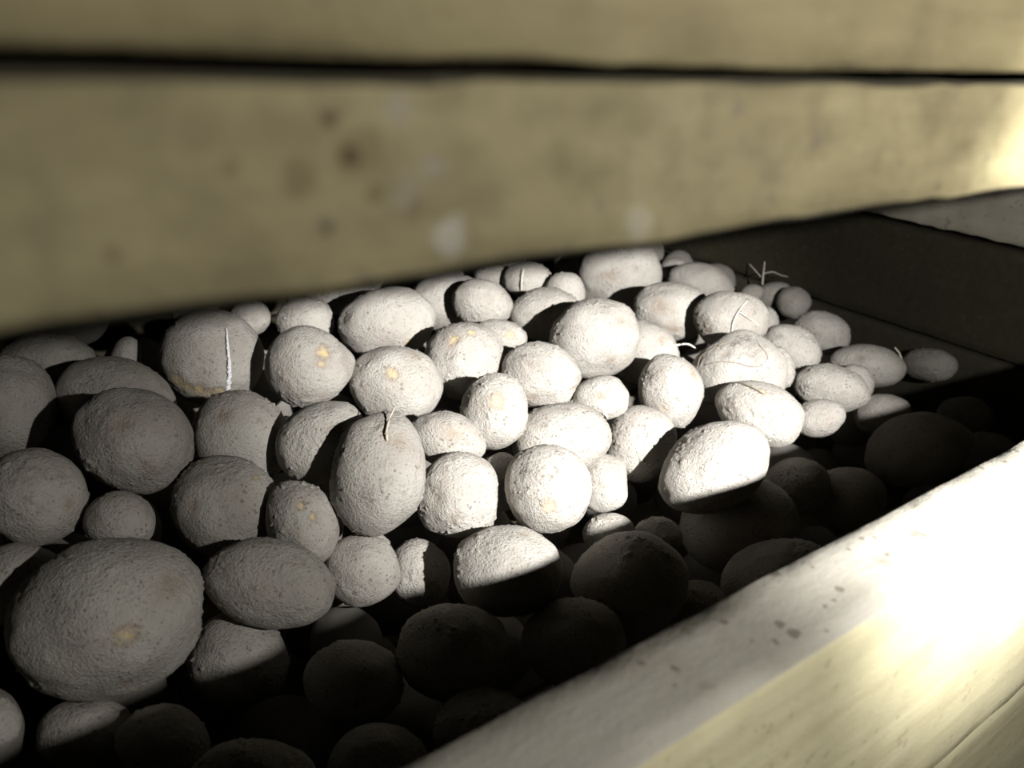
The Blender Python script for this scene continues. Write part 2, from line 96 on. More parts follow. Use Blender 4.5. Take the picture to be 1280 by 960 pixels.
 ('shaded small potato in the right corner by the end plank', (0.7211,0.2776,-0.2989), ((-0.01,0.0188,-0.0066),(-0.0037,-0.0077,-0.0162),(0.0167,0.0064,-0.0069)), [], [], []),
 ('shaded potato against the front board at the far right', (0.6994,0.2441,-0.3137), ((-0.0105,0.0193,-0.0083),(-0.004,-0.0091,-0.016),(0.0174,0.0061,-0.0078)), [], [], []),
]
MOULD_ROW, MOULD_LINE = 11, [(0.0048,-0.0196,0.0246),(0.0031,-0.0248,0.0197),(0.0019,-0.0284,0.0142),(0.0015,-0.0309,0.0076),(0.0006,-0.0318,0.001),(-0.0002,-0.0312,-0.0062),(-0.001,-0.0286,-0.0137)]
FLAKE_ROW, FLAKE_LINE = 62, [(0.0127,-0.014,0.0186),(0.0136,-0.0179,0.0155),(0.0136,-0.0213,0.0109),(0.0074,-0.0265,0.0076)]
BURIED = [(-0.032,0.336,-0.235,0.024),(-0.038,0.657,-0.219,0.022),(0.273,0.643,-0.225,0.024),(-0.071,0.398,-0.228,0.028),(-0.037,0.249,-0.288,0.024),(0.406,0.645,-0.225,0.025),(0.727,0.634,-0.258,0.022),(-0.047,0.174,-0.321,0.025),(0.09,0.64,-0.215,0.027),(-0.066,0.606,-0.211,0.029),(-0.049,0.53,-0.231,0.022),(0.011,0.646,-0.221,0.023),(0.571,0.643,-0.236,0.023),(0.724,0.571,-0.258,0.025),(-0.068,0.138,-0.35,0.022),(0.629,0.647,-0.236,0.027),(-0.042,0.461,-0.235,0.023),(0.323,0.652,-0.219,0.026),(0.483,0.643,-0.225,0.023),(0.185,0.645,-0.223,0.029),(-0.061,0.291,-0.27,0.026),(0.692,0.654,-0.238,0.023),(0.168,0.333,-0.349,0.023),(0.636,0.385,-0.347,0.025),(0.569,0.539,-0.35,0.022),(0.345,0.159,-0.345,0.027),(0.634,0.47,-0.316,0.026),(-0.057,0.381,-0.346,0.026),(0.289,0.408,-0.351,0.021),(0.47,0.495,-0.349,0.023),(0.347,0.388,-0.274,0.027),(0.081,0.487,-0.348,0.024),(0.181,0.581,-0.315,0.021),(0.185,0.427,-0.284,0.021),(0.229,0.156,-0.349,0.023),(0.587,0.467,-0.348,0.022),(0.659,0.524,-0.347,0.025),(0.207,0.373,-0.337,0.027),(-0.03,0.454,-0.349,0.023),(-0.004,0.578,-0.313,0.027),(0.615,0.195,-0.344,0.028),(0.366,0.484,-0.345,0.026),(0.317,0.563,-0.332,0.022),(-0.025,0.243,-0.343,0.027),(0.059,0.564,-0.291,0.028),(0.688,0.186,-0.345,0.027),(0.642,0.253,-0.351,0.021),(0.406,0.372,-0.279,0.026),(0.027,0.638,-0.348,0.024),(0.658,0.329,-0.346,0.026),(0.092,0.574,-0.351,0.021),(0.303,0.213,-0.349,0.023),(0.113,0.249,-0.34,0.026),(0.499,0.146,-0.349,0.023),(0.695,0.369,-0.349,0.023),(0.522,0.454,-0.349,0.023),(0.203,0.251,-0.349,0.022),(0.131,0.597,-0.347,0.025),(0.234,0.472,-0.321,0.022),(0.537,0.325,-0.321,0.023),(0.066,0.391,-0.308,0.022),(0.477,0.215,-0.344,0.028),(0.446,0.434,-0.349,0.023),(0.346,0.528,-0.27,0.021),(-0.006,0.142,-0.349,0.023),(0.614,0.648,-0.33,0.026),(0.553,0.18,-0.344,0.028),(0.285,0.521,-0.275,0.027),(0.066,0.409,-0.349,0.023),(0.394,0.425,-0.344,0.028),(0.223,0.289,-0.328,0.025),(0.141,0.192,-0.346,0.026),(0.496,0.387,-0.287,0.026),(-0.077,0.52,-0.349,0.023),(0.408,0.287,-0.35,0.022),(0.02,0.363,-0.349,0.023),(0.228,0.548,-0.347,0.025),(0.304,0.609,-0.348,0.024),(0.325,0.268,-0.334,0.028),(0.052,0.316,-0.35,0.022),(0.467,0.62,-0.316,0.022),(0.138,0.647,-0.347,0.025),(0.545,0.625,-0.275,0.023),(0.424,0.21,-0.347,0.025),(0.701,0.463,-0.312,0.025),(0.391,0.653,-0.346,0.026),(0.541,0.589,-0.348,0.024),(0.704,0.569,-0.35,0.021),(0.5,0.44,-0.276,0.021),(0.279,0.316,-0.318,0.024),(0.349,0.528,-0.324,0.023),(0.626,0.565,-0.344,0.028),(0.158,0.383,-0.35,0.022),(0.459,0.485,-0.29,0.026),(0.41,0.541,-0.344,0.028),(-0.025,0.633,-0.344,0.028),(0.022,0.227,-0.348,0.024),(0.056,0.153,-0.351,0.021),(0.589,0.61,-0.326,0.021),(0.671,0.36,-0.304,0.023),(0.077,0.21,-0.347,0.025),(0.321,0.455,-0.333,0.025),(0.17,0.641,-0.298,0.026),(0.571,0.422,-0.348,0.024),(0.37,0.623,-0.306,0.027),(0.273,0.267,-0.34,0.026),(0.474,0.553,-0.291,0.023),(0.131,0.407,-0.313,0.025),(0.585,0.376,-0.309,0.022),(0.497,0.388,-0.346,0.026),(0.632,0.411,-0.295,0.024),(0.143,0.442,-0.348,0.024),(0.021,0.473,-0.347,0.025),(0.183,0.501,-0.338,0.021),(0.145,0.532,-0.344,0.028),(0.277,0.168,-0.345,0.027),(0.591,0.296,-0.35,0.022),(-0.027,0.393,-0.299,0.027),(-0.048,0.306,-0.347,0.025),(0.016,0.523,-0.341,0.026),(0.024,0.477,-0.287,0.022),(0.588,0.464,-0.289,0.021),(0.325,0.327,-0.344,0.028),(0.132,0.138,-0.351,0.021),(-0.068,0.563,-0.262,0.021),(0.199,0.558,-0.276,0.024),(0.695,0.294,-0.349,0.023),(0.086,0.634,-0.347,0.025),(0.504,0.525,-0.347,0.022),(0.43,0.593,-0.337,0.027),(0.371,0.206,-0.345,0.027),(0.399,0.161,-0.347,0.025),(0.672,0.636,-0.349,0.023),(0.195,0.637,-0.348,0.024),(0.027,0.276,-0.326,0.028),(0.343,0.463,-0.271,0.028),(0.089,0.364,-0.35,0.022),(0.442,0.142,-0.349,0.023),(-0.056,0.614,-0.275,0.024),(0.377,0.363,-0.318,0.023),(0.676,0.551,-0.294,0.026),(0.524,0.503,-0.292,0.026),(0.421,0.381,-0.323,0.022),(0.504,0.311,-0.35,0.022),(0.366,0.571,-0.318,0.024),(0.184,0.166,-0.349,0.023),(0.425,0.428,-0.287,0.021),(-0.077,0.621,-0.35,0.022),(0.407,0.467,-0.285,0.021),(0.187,0.452,-0.349,0.023),(0.106,0.309,-0.346,0.026),(0.499,0.3,-0.303,0.027),(0.25,0.431,-0.347,0.025),(0.127,0.636,-0.264,0.027),(0.35,0.615,-0.351,0.021),(0.56,0.241,-0.347,0.021),(0.728,0.221,-0.35,0.022),(0.401,0.593,-0.264,0.025),(0.287,0.528,-0.345,0.027),(-0.064,0.426,-0.351,0.021),(0.47,0.635,-0.271,0.022),(0.031,0.399,-0.271,0.027),(0.064,0.632,-0.268,0.024),(0.569,0.652,-0.348,0.024),(0.576,0.52,-0.301,0.021),(0.119,0.471,-0.313,0.025),(0.232,0.644,-0.272,0.021),(0.07,0.459,-0.291,0.026),(0.609,0.34,-0.35,0.022),(0.633,0.612,-0.291,0.022),(0.229,0.208,-0.35,0.021),(0.723,0.632,-0.337,0.024),(0.661,0.433,-0.348,0.024),(0.224,0.446,-0.272,0.021),(-0.076,0.24,-0.35,0.022),(0.534,0.356,-0.289,0.023),(0.393,0.534,-0.272,0.022),(0.682,0.627,-0.302,0.027),(0.707,0.513,-0.327,0.023),(0.14,0.551,-0.276,0.026),(0.468,0.645,-0.35,0.022),(0.202,0.502,-0.287,0.024),(-0.016,0.522,-0.284,0.027),(0.236,0.618,-0.333,0.021),(0.712,0.414,-0.349,0.023),(-0.051,0.562,-0.344,0.028),(0.311,0.354,-0.306,0.021),(0.558,0.371,-0.348,0.024),(0.277,0.634,-0.297,0.026),(0.103,0.52,-0.306,0.026),(0.101,0.357,-0.306,0.025),(0.269,0.421,-0.3,0.025),(0.283,0.48,-0.349,0.023),(0.466,0.549,-0.35,0.022),(0.715,0.587,-0.303,0.024),(-0.017,0.326,-0.283,0.022),(0.526,0.572,-0.287,0.028),(-0.063,0.346,-0.285,0.027),(0.429,0.337,-0.318,0.022),(0.386,0.411,-0.298,0.021),(-0.064,0.436,-0.281,0.026),(0.326,0.381,-0.348,0.024),(0.232,0.597,-0.292,0.025),(0.272,0.646,-0.348,0.024),(0.62,0.512,-0.289,0.026),(0.005,0.427,-0.305,0.021),(0.257,0.35,-0.34,0.023),(0.032,0.582,-0.349,0.023),(0.453,0.268,-0.342,0.026),(0.424,0.636,-0.318,0.022),(0.248,0.347,-0.292,0.025),(0.551,0.401,-0.286,0.027),(0.159,0.28,-0.334,0.025),(-0.019,0.643,-0.261,0.022),(0.079,0.532,-0.351,0.021),(-0.066,0.526,-0.287,0.023),(0.72,0.33,-0.338,0.021),(0.59,0.143,-0.348,0.024),(0.723,0.149,-0.348,0.024),(0.458,0.345,-0.35,0.022),(0.515,0.64,-0.347,0.025),(0.5,0.265,-0.35,0.022),(0.291,0.584,-0.297,0.023),(0.595,0.57,-0.292,0.027),(-0.029,0.509,-0.35,0.022),(0.377,0.651,-0.264,0.025),(-0.007,0.453,-0.271,0.022),(0.374,0.258,-0.348,0.024),(0.146,0.316,-0.306,0.021),(0.657,0.137,-0.348,0.024),(0.337,0.585,-0.266,0.025),(0.044,0.346,-0.305,0.021),(0.42,0.489,-0.35,0.022),(0.244,0.544,-0.299,0.026),(-0.06,0.478,-0.318,0.027),(0.099,0.596,-0.282,0.022),(0.296,0.469,-0.29,0.021),(0.324,0.642,-0.273,0.025),(0.024,0.596,-0.262,0.024),(0.264,0.586,-0.351,0.021),(0.218,0.386,-0.274,0.024),(0.629,0.328,-0.305,0.023),(0.021,0.419,-0.351,0.021),(0.502,0.651,-0.298,0.022),(0.163,0.234,-0.344,0.022),(0.16,0.597,-0.269,0.026),(0.136,0.436,-0.269,0.021),(0.173,0.463,-0.307,0.024),(0.55,0.496,-0.346,0.025),(0.615,0.508,-0.351,0.021),(0.463,0.336,-0.285,0.022),(-0.067,0.272,-0.318,0.024),(0.319,0.657,-0.321,0.022),(0.16,0.387,-0.275,0.021),(0.491,0.456,-0.318,0.022),(0.374,0.321,-0.35,0.022),(0.152,0.364,-0.312,0.023),(0.448,0.597,-0.276,0.022),(0.673,0.504,-0.294,0.022),(0.542,0.453,-0.292,0.027),(0.021,0.654,-0.294,0.024),(0.056,0.615,-0.311,0.023),(0.421,0.567,-0.296,0.022)]
# ---------------------------------------------------------------- helpers
C = bpy.context.scene.collection
V = np.array

def hash3(ix, iy, iz, seed):
    n = (ix*73856093) ^ (iy*19349663) ^ (iz*83492791) ^ (seed*2654435)
    n = (n ^ (n >> 13)) * 1274126177
    n = n & 0x7fffffff
    n = (n ^ (n >> 16)) & 0xffff
    return n / 32767.5 - 1.0

def noise3(p, seed=0):
    """smooth value noise in [-1,1] for an (n,3) array"""
    f = np.floor(p); i = f.astype(np.int64); t = p - f
    t = t*t*(3-2*t)
    r = 0
    for dx in (0, 1):
        wx = t[:, 0] if dx else 1-t[:, 0]
        for dy in (0, 1):
            wy = t[:, 1] if dy else 1-t[:, 1]
            for dz in (0, 1):
                wz = t[:, 2] if dz else 1-t[:, 2]
                r = r + wx*wy*wz*hash3(i[:, 0]+dx, i[:, 1]+dy, i[:, 2]+dz, seed)
    return r

def link_mesh(name, verts, faces, mat, parent=None, loc=(0, 0, 0), smooth=True, attrs=None):
    me = bpy.data.meshes.new(name)
    me.from_pydata([tuple(v) for v in verts], [], faces)
    if smooth:
        me.polygons.foreach_set('use_smooth', [True]*len(me.polygons))
    if attrs:
        for k, a in attrs.items():
            at = me.attributes.new(k, 'FLOAT', 'POINT')
            at.data.foreach_set('value', np.ascontiguousarray(a, dtype=np.float32))
    me.materials.append(mat)
    me.update()
    o = bpy.data.objects.new(name, me)
    C.objects.link(o)
    o.location = loc
    if parent:
        o.parent = parent
    return o

ICO = {}
def ico(n):
    if n not in ICO:
        bm = bmesh.new()
        bmesh.ops.create_icosphere(bm, subdivisions=n, radius=1)
        bm.verts.ensure_lookup_table()
        v = V([x.co[:] for x in bm.verts])
        fcs = [tuple(x.index for x in q.verts) for q in bm.faces]
        bm.free()
        ICO[n] = (v, fcs)
    return ICO[n]

def tube(pts, r0, r1, seed=0, sides=8, wob=.15):
    """a tapering tube through a smoothed polyline: verts, faces"""
    P = [Vector(p) for p in pts]
    dense = []
    for i in range(len(P)-1):
        a = P[max(i-1, 0)]; b = P[i]; c = P[i+1]; d = P[min(i+2, len(P)-1)]
        for k in range(5):
            t = k/5
            dense.append(0.5*((2*b)+(c-a)*t+(2*a-5*b+4*c-d)*t*t+(3*b-a-3*c+d)*t**3))
    dense.append(P[-1])
    rnd = random.Random(seed)
    vs, fs = [], []
    n = len(dense)
    for i, p in enumerate(dense):
        t = (dense[min(i+1, n-1)]-dense[max(i-1, 0)]).normalized()
        u = t.orthogonal().normalized(); w = t.cross(u)
        r = (r0+(r1-r0)*i/(n-1))*(1+wob*rnd.uniform(-1, 1))
        for k in range(sides):
            a = 2*math.pi*k/sides
            vs.append(p+r*(math.cos(a)*u+math.sin(a)*w))
    for i in range(n-1):
        for k in range(sides):
            k2 = (k+1) % sides
            fs.append((i*sides+k, i*sides+k2, (i+1)*sides+k2, (i+1)*sides+k))
    vs.append(dense[0]); vs.append(dense[-1])
    for k in range(sides):
        k2 = (k+1) % sides
        fs.append((len(vs)-2, k2, k)); fs.append((len(vs)-1, (n-1)*sides+k, (n-1)*sides+k2))
    return vs, fs

def tag(o, label, cat, group=None):
    o['label'] = label; o['category'] = cat
    if group:
        o['group'] = group

# ---------------------------------------------------------------- materials
class NT:
    def __init__(s, name):
        s.m = bpy.data.materials.new(name); s.m.use_nodes = True
        s.t = s.m.node_tree; s.b = s.t.nodes['Principled BSDF']
    def n(s, typ, **kw):
        x = s.t.nodes.new(typ)
        for k, v in kw.items():
            if k.startswith('i_'):
                q = k[2:].replace('_', ' ')
                x.inputs[int(q) if q.isdigit() else q].default_value = v
            else:
                setattr(x, k, v)
        return x
    def l(s, a, b): s.t.links.new(a, b)
    def noise(s, vec, scale, detail=4, rough=.55):
        x = s.n('ShaderNodeTexNoise'); x.inputs['Scale'].default_value = scale
        x.inputs['Detail'].default_value = detail; x.inputs['Roughness'].default_value = rough
        s.l(vec, x.inputs['Vector']); return x.outputs['Fac']
    def ramp(s, fac, a, b, ca=(0, 0, 0, 1), cb=(1, 1, 1, 1)):
        x = s.n('ShaderNodeValToRGB'); e = x.color_ramp.elements
        e[0].position = a; e[1].position = b; e[0].color = ca; e[1].color = cb
        s.l(fac, x.inputs['Fac']); return x.outputs['Color']
    def mix(s, fac, a, b, mode='MIX'):
        x = s.n('ShaderNodeMix', data_type='RGBA', blend_type=mode)
        for sock, v in ((x.inputs['Factor'], fac), (x.inputs['A'], a), (x.inputs['B'], b)):
            pass
        ins = [q for q in x.inputs if q.enabled]
        for q, v in zip((x.inputs[0], x.inputs[6], x.inputs[7]), (fac, a, b)):
            if isinstance(v, (float, int, tuple)): q.default_value = v
            else: s.l(v, q)
        return x.outputs[2]
    def math(s, op, a, b=0.0, clamp=False):
        x = s.n('ShaderNodeMath', operation=op, use_clamp=clamp)
        for q, v in zip((x.inputs[0], x.inputs[1]), (a, b)):
            if isinstance(v, (float, int)): q.default_value = v
            else: s.l(v, q)
        return x.outputs[0]
    def attr(s, name): return s.n('ShaderNodeAttribute', attribute_name=name).outputs['Fac']
    def bump(s, h, strength, dist, prev=None):
        x = s.n('ShaderNodeBump'); x.inputs['Strength'].default_value = strength
        x.inputs['Distance'].default_value = dist; s.l(h, x.inputs['Height'])
        if prev: s.l(prev, x.inputs['Normal'])
        return x.outputs['Normal']

def potato_material():
    k = NT('dusty_potato_skin'); k.b.inputs['Roughness'].default_value = .93
    k.b.inputs['Specular IOR Level'].default_value = .15
    tc = k.n('ShaderNodeTexCoord').outputs['Object']
    oi = k.n('ShaderNodeObjectInfo').outputs['Random']
    off = k.n('ShaderNodeVectorMath', operation='ADD'); k.l(tc, off.inputs[0])
    cb = k.n('ShaderNodeCombineXYZ')
    for i in range(3): k.l(k.math('MULTIPLY', oi, 7.3+i*3.1), cb.inputs[i])
    k.l(cb.outputs[0], off.inputs[1]); vec = off.outputs[0]
    n1 = k.noise(vec, 34, 3); n2 = k.noise(vec, 120, 4); n3 = k.noise(vec, 700, 3, .7)
    base = k.mix(k.ramp(n1, .38, .66), (.33, .307, .278, 1), (.40, .382, .348, 1))
    base = k.mix(k.math('MULTIPLY', k.ramp(n2, .52, .78), .35), base, (.28, .225, .18, 1))
    vo = k.n('ShaderNodeTexVoronoi'); vo.inputs['Scale'].default_value = 330; k.l(vec, vo.inputs['Vector'])
    pit = k.math('LESS_THAN', vo.outputs['Distance'], k.math('MULTIPLY', k.ramp(k.noise(vec, 130, 2), .46, .74), .40))
    speck = k.math('MAXIMUM', k.ramp(n3, .60, .66), pit)
    base = k.mix(k.math('MULTIPLY', speck, .6), base, (.13, .108, .085, 1))
    base = k.mix(k.math('MULTIPLY', k.attr('brown'), .62), base, (.235, .165, .105, 1))
    sp = k.math('MULTIPLY', k.attr('soil'), k.ramp(k.noise(vec, 420, 3, .7), .40, .62))
    base = k.mix(k.math('MULTIPLY', sp, .85), base, (.11, .09, .075, 1))
    base = k.mix(k.attr('flesh'), base, k.mix(n2, (.66, .54, .30, 1), (.46, .33, .14, 1)))
    k.l(base, k.b.inputs['Base Color'])
    nb = k.bump(n3, .8, .0018)
    nb = k.bump(k.math('MULTIPLY', pit, -1.0), .5, .0006, nb)
    nb = k.bump(k.noise(vec, 240, 4, .65), .22, .0016, nb)
    k.l(nb, k.b.inputs['Normal'])
    return k.m

def plain(name, col, rough=.85, var=.25, scale=300):
    k = NT(name); k.b.inputs['Roughness'].default_value = rough
    k.b.inputs['Specular IOR Level'].default_value = .2
    tc = k.n('ShaderNodeTexCoord').outputs['Object']
    n = k.noise(tc, scale, 4)
    dark = tuple(c*(1-var) for c in col[:3])+(1,)
    k.l(k.mix(n, dark, col), k.b.inputs['Base Color'])
    k.l(k.bump(n, .4, .001), k.b.inputs['Normal'])
    return k.m

def wood_material(name, pale, deep, grain=(3, 60, 60), blot=.5, dots=.5, dust=0.0, stains_and_patches=(), spot=16, dustcol=(.43, .42, .37, 1)):
    k = NT(name); k.b.inputs['Roughness'].default_value = .8
    k.b.inputs['Specular IOR Level'].default_value = .25
    tc = k.n('ShaderNodeTexCoord').outputs['Object']
    mp = k.n('ShaderNodeMapping'); mp.inputs['Scale'].default_value = grain; k.l(tc, mp.inputs['Vector'])
    g = k.noise(mp.outputs[0], 2.2, 6, .6)
    col = k.mix(k.ramp(g, .32, .68), deep, pale)
    b = k.noise(tc, spot, 4, .6)
    col = k.mix(k.math('MULTIPLY', k.ramp(b, .45, .75), blot), col, tuple(c*.55 for c in deep[:3])+(1,))
    if dust > 0:
        col = k.mix(k.math('MULTIPLY', k.ramp(k.noise(tc, 40, 5, .6), .2, .55), dust), col, dustcol)
    # mildew dots, gathered in patches
    vo = k.n('ShaderNodeTexVoronoi'); vo.inputs['Scale'].default_value = 170; vo.inputs['Randomness'].default_value = 1
    wv = k.n('ShaderNodeVectorMath', operation='ADD'); k.l(tc, wv.inputs[0])
    nz = k.n('ShaderNodeTexNoise'); nz.inputs['Scale'].default_value = 90; k.l(tc, nz.inputs['Vector'])
    sc = k.n('ShaderNodeVectorMath', operation='SCALE'); sc.inputs['Scale'].default_value = .006; k.l(nz.outputs['Color'], sc.inputs[0])
    k.l(sc.outputs[0], wv.inputs[1]); k.l(wv.outputs[0], vo.inputs['Vector'])
    size = k.noise(tc, 60, 3)
    d = k.math('LESS_THAN', vo.outputs['Distance'], k.math('MULTIPLY', k.ramp(size, .42, .78), .46))
    col = k.mix(k.math('MULTIPLY', d, dots), col, (.13, .11, .085, 1))
    for (x, y, z, r, s, cc) in stains_and_patches:
        dv = k.n('ShaderNodeVectorMath', operation='SUBTRACT'); dv.inputs[1].default_value = (x, y, z); k.l(tc, dv.inputs[0])
        ln = k.n('ShaderNodeVectorMath', operation='LENGTH'); k.l(dv.outputs[0], ln.inputs[0])
        q = k.math('ADD', k.math('DIVIDE', ln.outputs['Value'], r), k.math('MULTIPLY', k.noise(tc, .55/r, 4, .65), 1.1))
        col = k.mix(k.math('MULTIPLY', k.ramp(q, .75, 1.45, (1, 1, 1, 1), (0, 0, 0, 1)), s), col, cc)
    k.l(col, k.b.inputs['Base Color'])
    nb = k.bump(g, .35, .0012)
    nb = k.bump(k.noise(tc, 500, 3, .7), .35, .0008, nb)
    k.l(nb, k.b.inputs['Normal'])
    return k.m

# ---------------------------------------------------------------- boards
def board(name, lo, hi, mat, parent, seed=0, step=.006, rough=.0006, bev=.0012, extra=None, ragged=0.0, top_mat=None, back_mat=None):
    """a rough-sawn plank: a closed box of small quads with softened, slightly ragged edges"""
    lo = V(lo, ) if not isinstance(lo, np.ndarray) else lo
    lo = np.array(lo, float); hi = np.array(hi, float)
    def ticks(a, b):
        n = max(2, min(220, int(round((b-a)/step))))
        inner = np.linspace(a+bev, b-bev, n)
        return np.concatenate([[a], inner, [b]])
    T = [ticks(lo[i], hi[i]) for i in range(3)]
    index = {}; verts = []; faces = []; fmat = []
    def vid(i, j, k):
        key = (i, j, k)
        if key not in index:
            index[key] = len(verts)
            verts.append((T[0][i], T[1][j], T[2][k]))
        return index[key]
    n = [len(t)-1 for t in T]
    for ax in range(3):
        u, v = [a for a in range(3) if a != ax]
        for side in (0, n[ax]):
            for i in range(n[u]):
                for j in range(n[v]):
                    q = []
                    for di, dj in ((0, 0), (1, 0), (1, 1), (0, 1)):
                        idx = [0, 0, 0]; idx[ax] = side; idx[u] = i+di; idx[v] = j+dj
                        q.append(vid(*idx))
                    flip = (side == 0) ^ (ax == 1)
                    faces.append(tuple(q[::-1] if flip else q))
                    fmat.append(1 if (top_mat and ax == 2 and side) else 2 if (back_mat and ax == 1 and side) else 3 if (back_mat and ax == 2 and not side) else 0)
    p = np.array(verts)
    # round the edges: pull in a coordinate that sits on the hull when another one does too
    on = [(np.abs(p[:, a]-lo[a]) < 1e-9).astype(float)-(np.abs(p[:, a]-hi[a]) < 1e-9) for a in range(3)]
    cnt = sum(np.abs(o) for o in on)
    edge = cnt >= 2
    for a in range(3):
        p[:, a] += np.where(edge, on[a]*bev*.55, 0)
    dn = np.stack([noise3(p*V((60, 140, 140))+s*9.1, seed+s) for s in range(3)], 1)
    p = p + dn*rough
    if ragged:
        fr = noise3(p*V((420, 300, 300)), seed+31)+.6*noise3(p*V((900, 700, 700)), seed+37)
        lng = noise3(p*V((70, 60, 60)), seed+41)
        for a in (1, 2):
            p[:, a] += np.where(edge, on[a]*(fr+.8*lng)*ragged, 0)
    o = link_mesh(name, p, faces, mat, parent, smooth=True)
    if top_mat:
        o.data.materials.append(top_mat)
        if back_mat:
            o.data.materials.append(back_mat); o.data.materials.append(back_mat)
        o.data.polygons.foreach_set('material_index', fmat)
    return o

# ---------------------------------------------------------------- wood and boxes
YO, YI = .0819, .1108            # outer and inner face of the front boards
RIM = -.145                      # height of the lower box's front rim (eye at 0)
END = -.159                      # top of its end boards
XC = .763                        # inner face of the right-hand end board
XL = -.60
FLOOR_IN = -.375
BACK = 1.20
PALE = (.60, .53, .32, 1); DEEP = (.42, .36, .20, 1)
BRN = (.07, .045, .02, 1); OLV = (.12, .095, .045, 1); GRY = (.22, .195, .165, 1); PALE_GRY = (.42, .41, .40, 1)  # tones for the marks on the planks, the last for pale spots
W_up = wood_material('weathered_upper_plank', (.25, .218, .122, 1), (.175, .148, .081, 1), grain=(14, 60, 60), blot=.55, dots=.5, spot=120,
    stains_and_patches=[(.041, YO, -.0140, .0085, .55, OLV), (.047, YO, -.0190, .0085, .5, GRY), (.0377, YO, -.0106, .0034, .9, BRN), (.0400, YO, -.0142, .0034, .85, BRN), (.043, YO, -.0183, .0042, .75, OLV), (.048, YO, -.0205, .0045, .7, OLV),
            (.0338, YO, -.0165, .0048, .65, OLV), (.0526, YO, -.0245, .0055, .4, PALE_GRY), (.0274, YO, -.015, .003, .6, OLV), (.0155, YO, -.0223, .0024, .7, BRN),
            (.0372, YO, -.0218, .0022, .75, BRN), (.046, YO, -.0095, .006, .6, GRY), (.050, YO, -.016, .005, .6, GRY), (.085, YO, -.0255, .006, .22, PALE_GRY), (.005, YO, -.016, .004, .4, OLV)])
W_top = wood_material('upper_box_side_plank', (.245, .21, .114, 1), (.18, .151, .08, 1), grain=(8, 60, 60), blot=.4, dots=.35, spot=80)
W_front = wood_material('pale_front_plank', (.43, .40, .265, 1), (.355, .32, .20, 1), blot=.3, dots=.3, spot=40,
    stains_and_patches=[(.148, YO, -.160, .0016, .7, OLV), (.151, YO, -.1605, .0016, .7, OLV), (.154, YO, -.161, .0013, .6, OLV), (.234, YO, -.2045, .002, .7, OLV), (.240, YO, -.2055, .002, .6, OLV)])
W_rim = wood_material('dusty_plank_edge', (.33, .31, .26, 1), (.255, .232, .182, 1), grain=(12, 60, 60), blot=.45, dots=.8, spot=55, dust=.6, dustcol=(.305, .292, .26, 1),
    stains_and_patches=[(.146, .106, RIM, .006, .45, (.15, .125, .09, 1)), (.221, .096, RIM, .010, .45, (.15, .125, .09, 1)), (.135, .090, RIM, .008, .35, (.15, .125, .09, 1)), (.26, .106, RIM, .008, .35, (.17, .14, .10, 1))])
W_in = wood_material('inner_plank', (.20, .18, .115, 1), (.15, .13, .08, 1), blot=.4, dots=.3, dust=.3, dustcol=(.16, .15, .12, 1))
W_end = wood_material('dark_plank', (.062, .055, .034, 1), (.045, .039, .024, 1), blot=.4, dots=.3, dust=.3, dustcol=(.062, .056, .04, 1))  # near-black wood; behind the front rim it stands in for shade
W_low = wood_material('dark_lower_plank', (.07, .062, .042, 1), (.05, .044, .03, 1), blot=.4, dots=.3, dust=.3, dustcol=(.065, .06, .046, 1))  # near-black wood; under the upper box it stands in for shade
W_bear = wood_material('dusty_bearer_wood', (.58, .54, .43, 1), (.44, .40, .32, 1), grain=(60, 3, 60), blot=.5, dots=.3, dust=.5, dustcol=(.54, .52, .45, 1),
    stains_and_patches=[(XC+.012, .40, -.125, .035, .6, (.2, .19, .175, 1)), (XC+.012, .33, -.105, .03, .7, (.13, .125, .115, 1))])  # two darker grey patches on the bearer's inner face
SKIN = potato_material()
FINE = {'stem': plain('dry_stem', (.50, .45, .36, 1)), 'white': plain('pale_sprout', (.72, .68, .58, 1), .7, .15),
        'root': plain('dry_root', (.27, .225, .17, 1), .85, .4), 'mould': plain('white_mould', (.86, .86, .88, 1), .95, .25, 900)}

lower = bpy.data.objects.new('potato_box', None); C.objects.link(lower)
tag(lower, 'open pale wooden box filled with potatoes, its front board edge at lower right', 'box', 'stacked wooden potato boxes')
board('front_board', (XL, YO, -.2605), (XC+.03, YI, RIM), W_front, lower, 3, .006, .0005, .0012, ragged=.00028, top_mat=W_rim, back_mat=W_end)  # inner face coloured dark to deepen the shade behind the rim
board('front_board', (XL, YO+.001, -.395), (XC+.03, YI, -.2617), W_front, lower, 4, .008, .0005, .0012, ragged=.0003)
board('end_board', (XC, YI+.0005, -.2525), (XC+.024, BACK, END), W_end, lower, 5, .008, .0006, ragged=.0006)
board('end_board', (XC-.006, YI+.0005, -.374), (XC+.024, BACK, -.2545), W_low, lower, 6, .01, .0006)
board('end_board', (XL, YI+.0005, -.374), (XL+.024, BACK, END), W_in, lower, 7, .02, .0006)
board('back_board', (XL, BACK+.0005, -.395), (XC+.03, BACK+.03, END), W_in, lower, 8, .02, .0006)
for i in range(6):
    y0 = YI+.001+i*.18
    board('floor_board', (XL, y0, -.395), (XC+.024, y0+.177, FLOOR_IN), W_in, lower, 10+i, .02, .0005)
for i, x in enumerate((XL, .08, XC-.08)):
    board('bearer', (x, YO+.004, -.495), (x+.10, BACK+.02, -.3965), W_bear, lower, 20+i, .02, .0008)

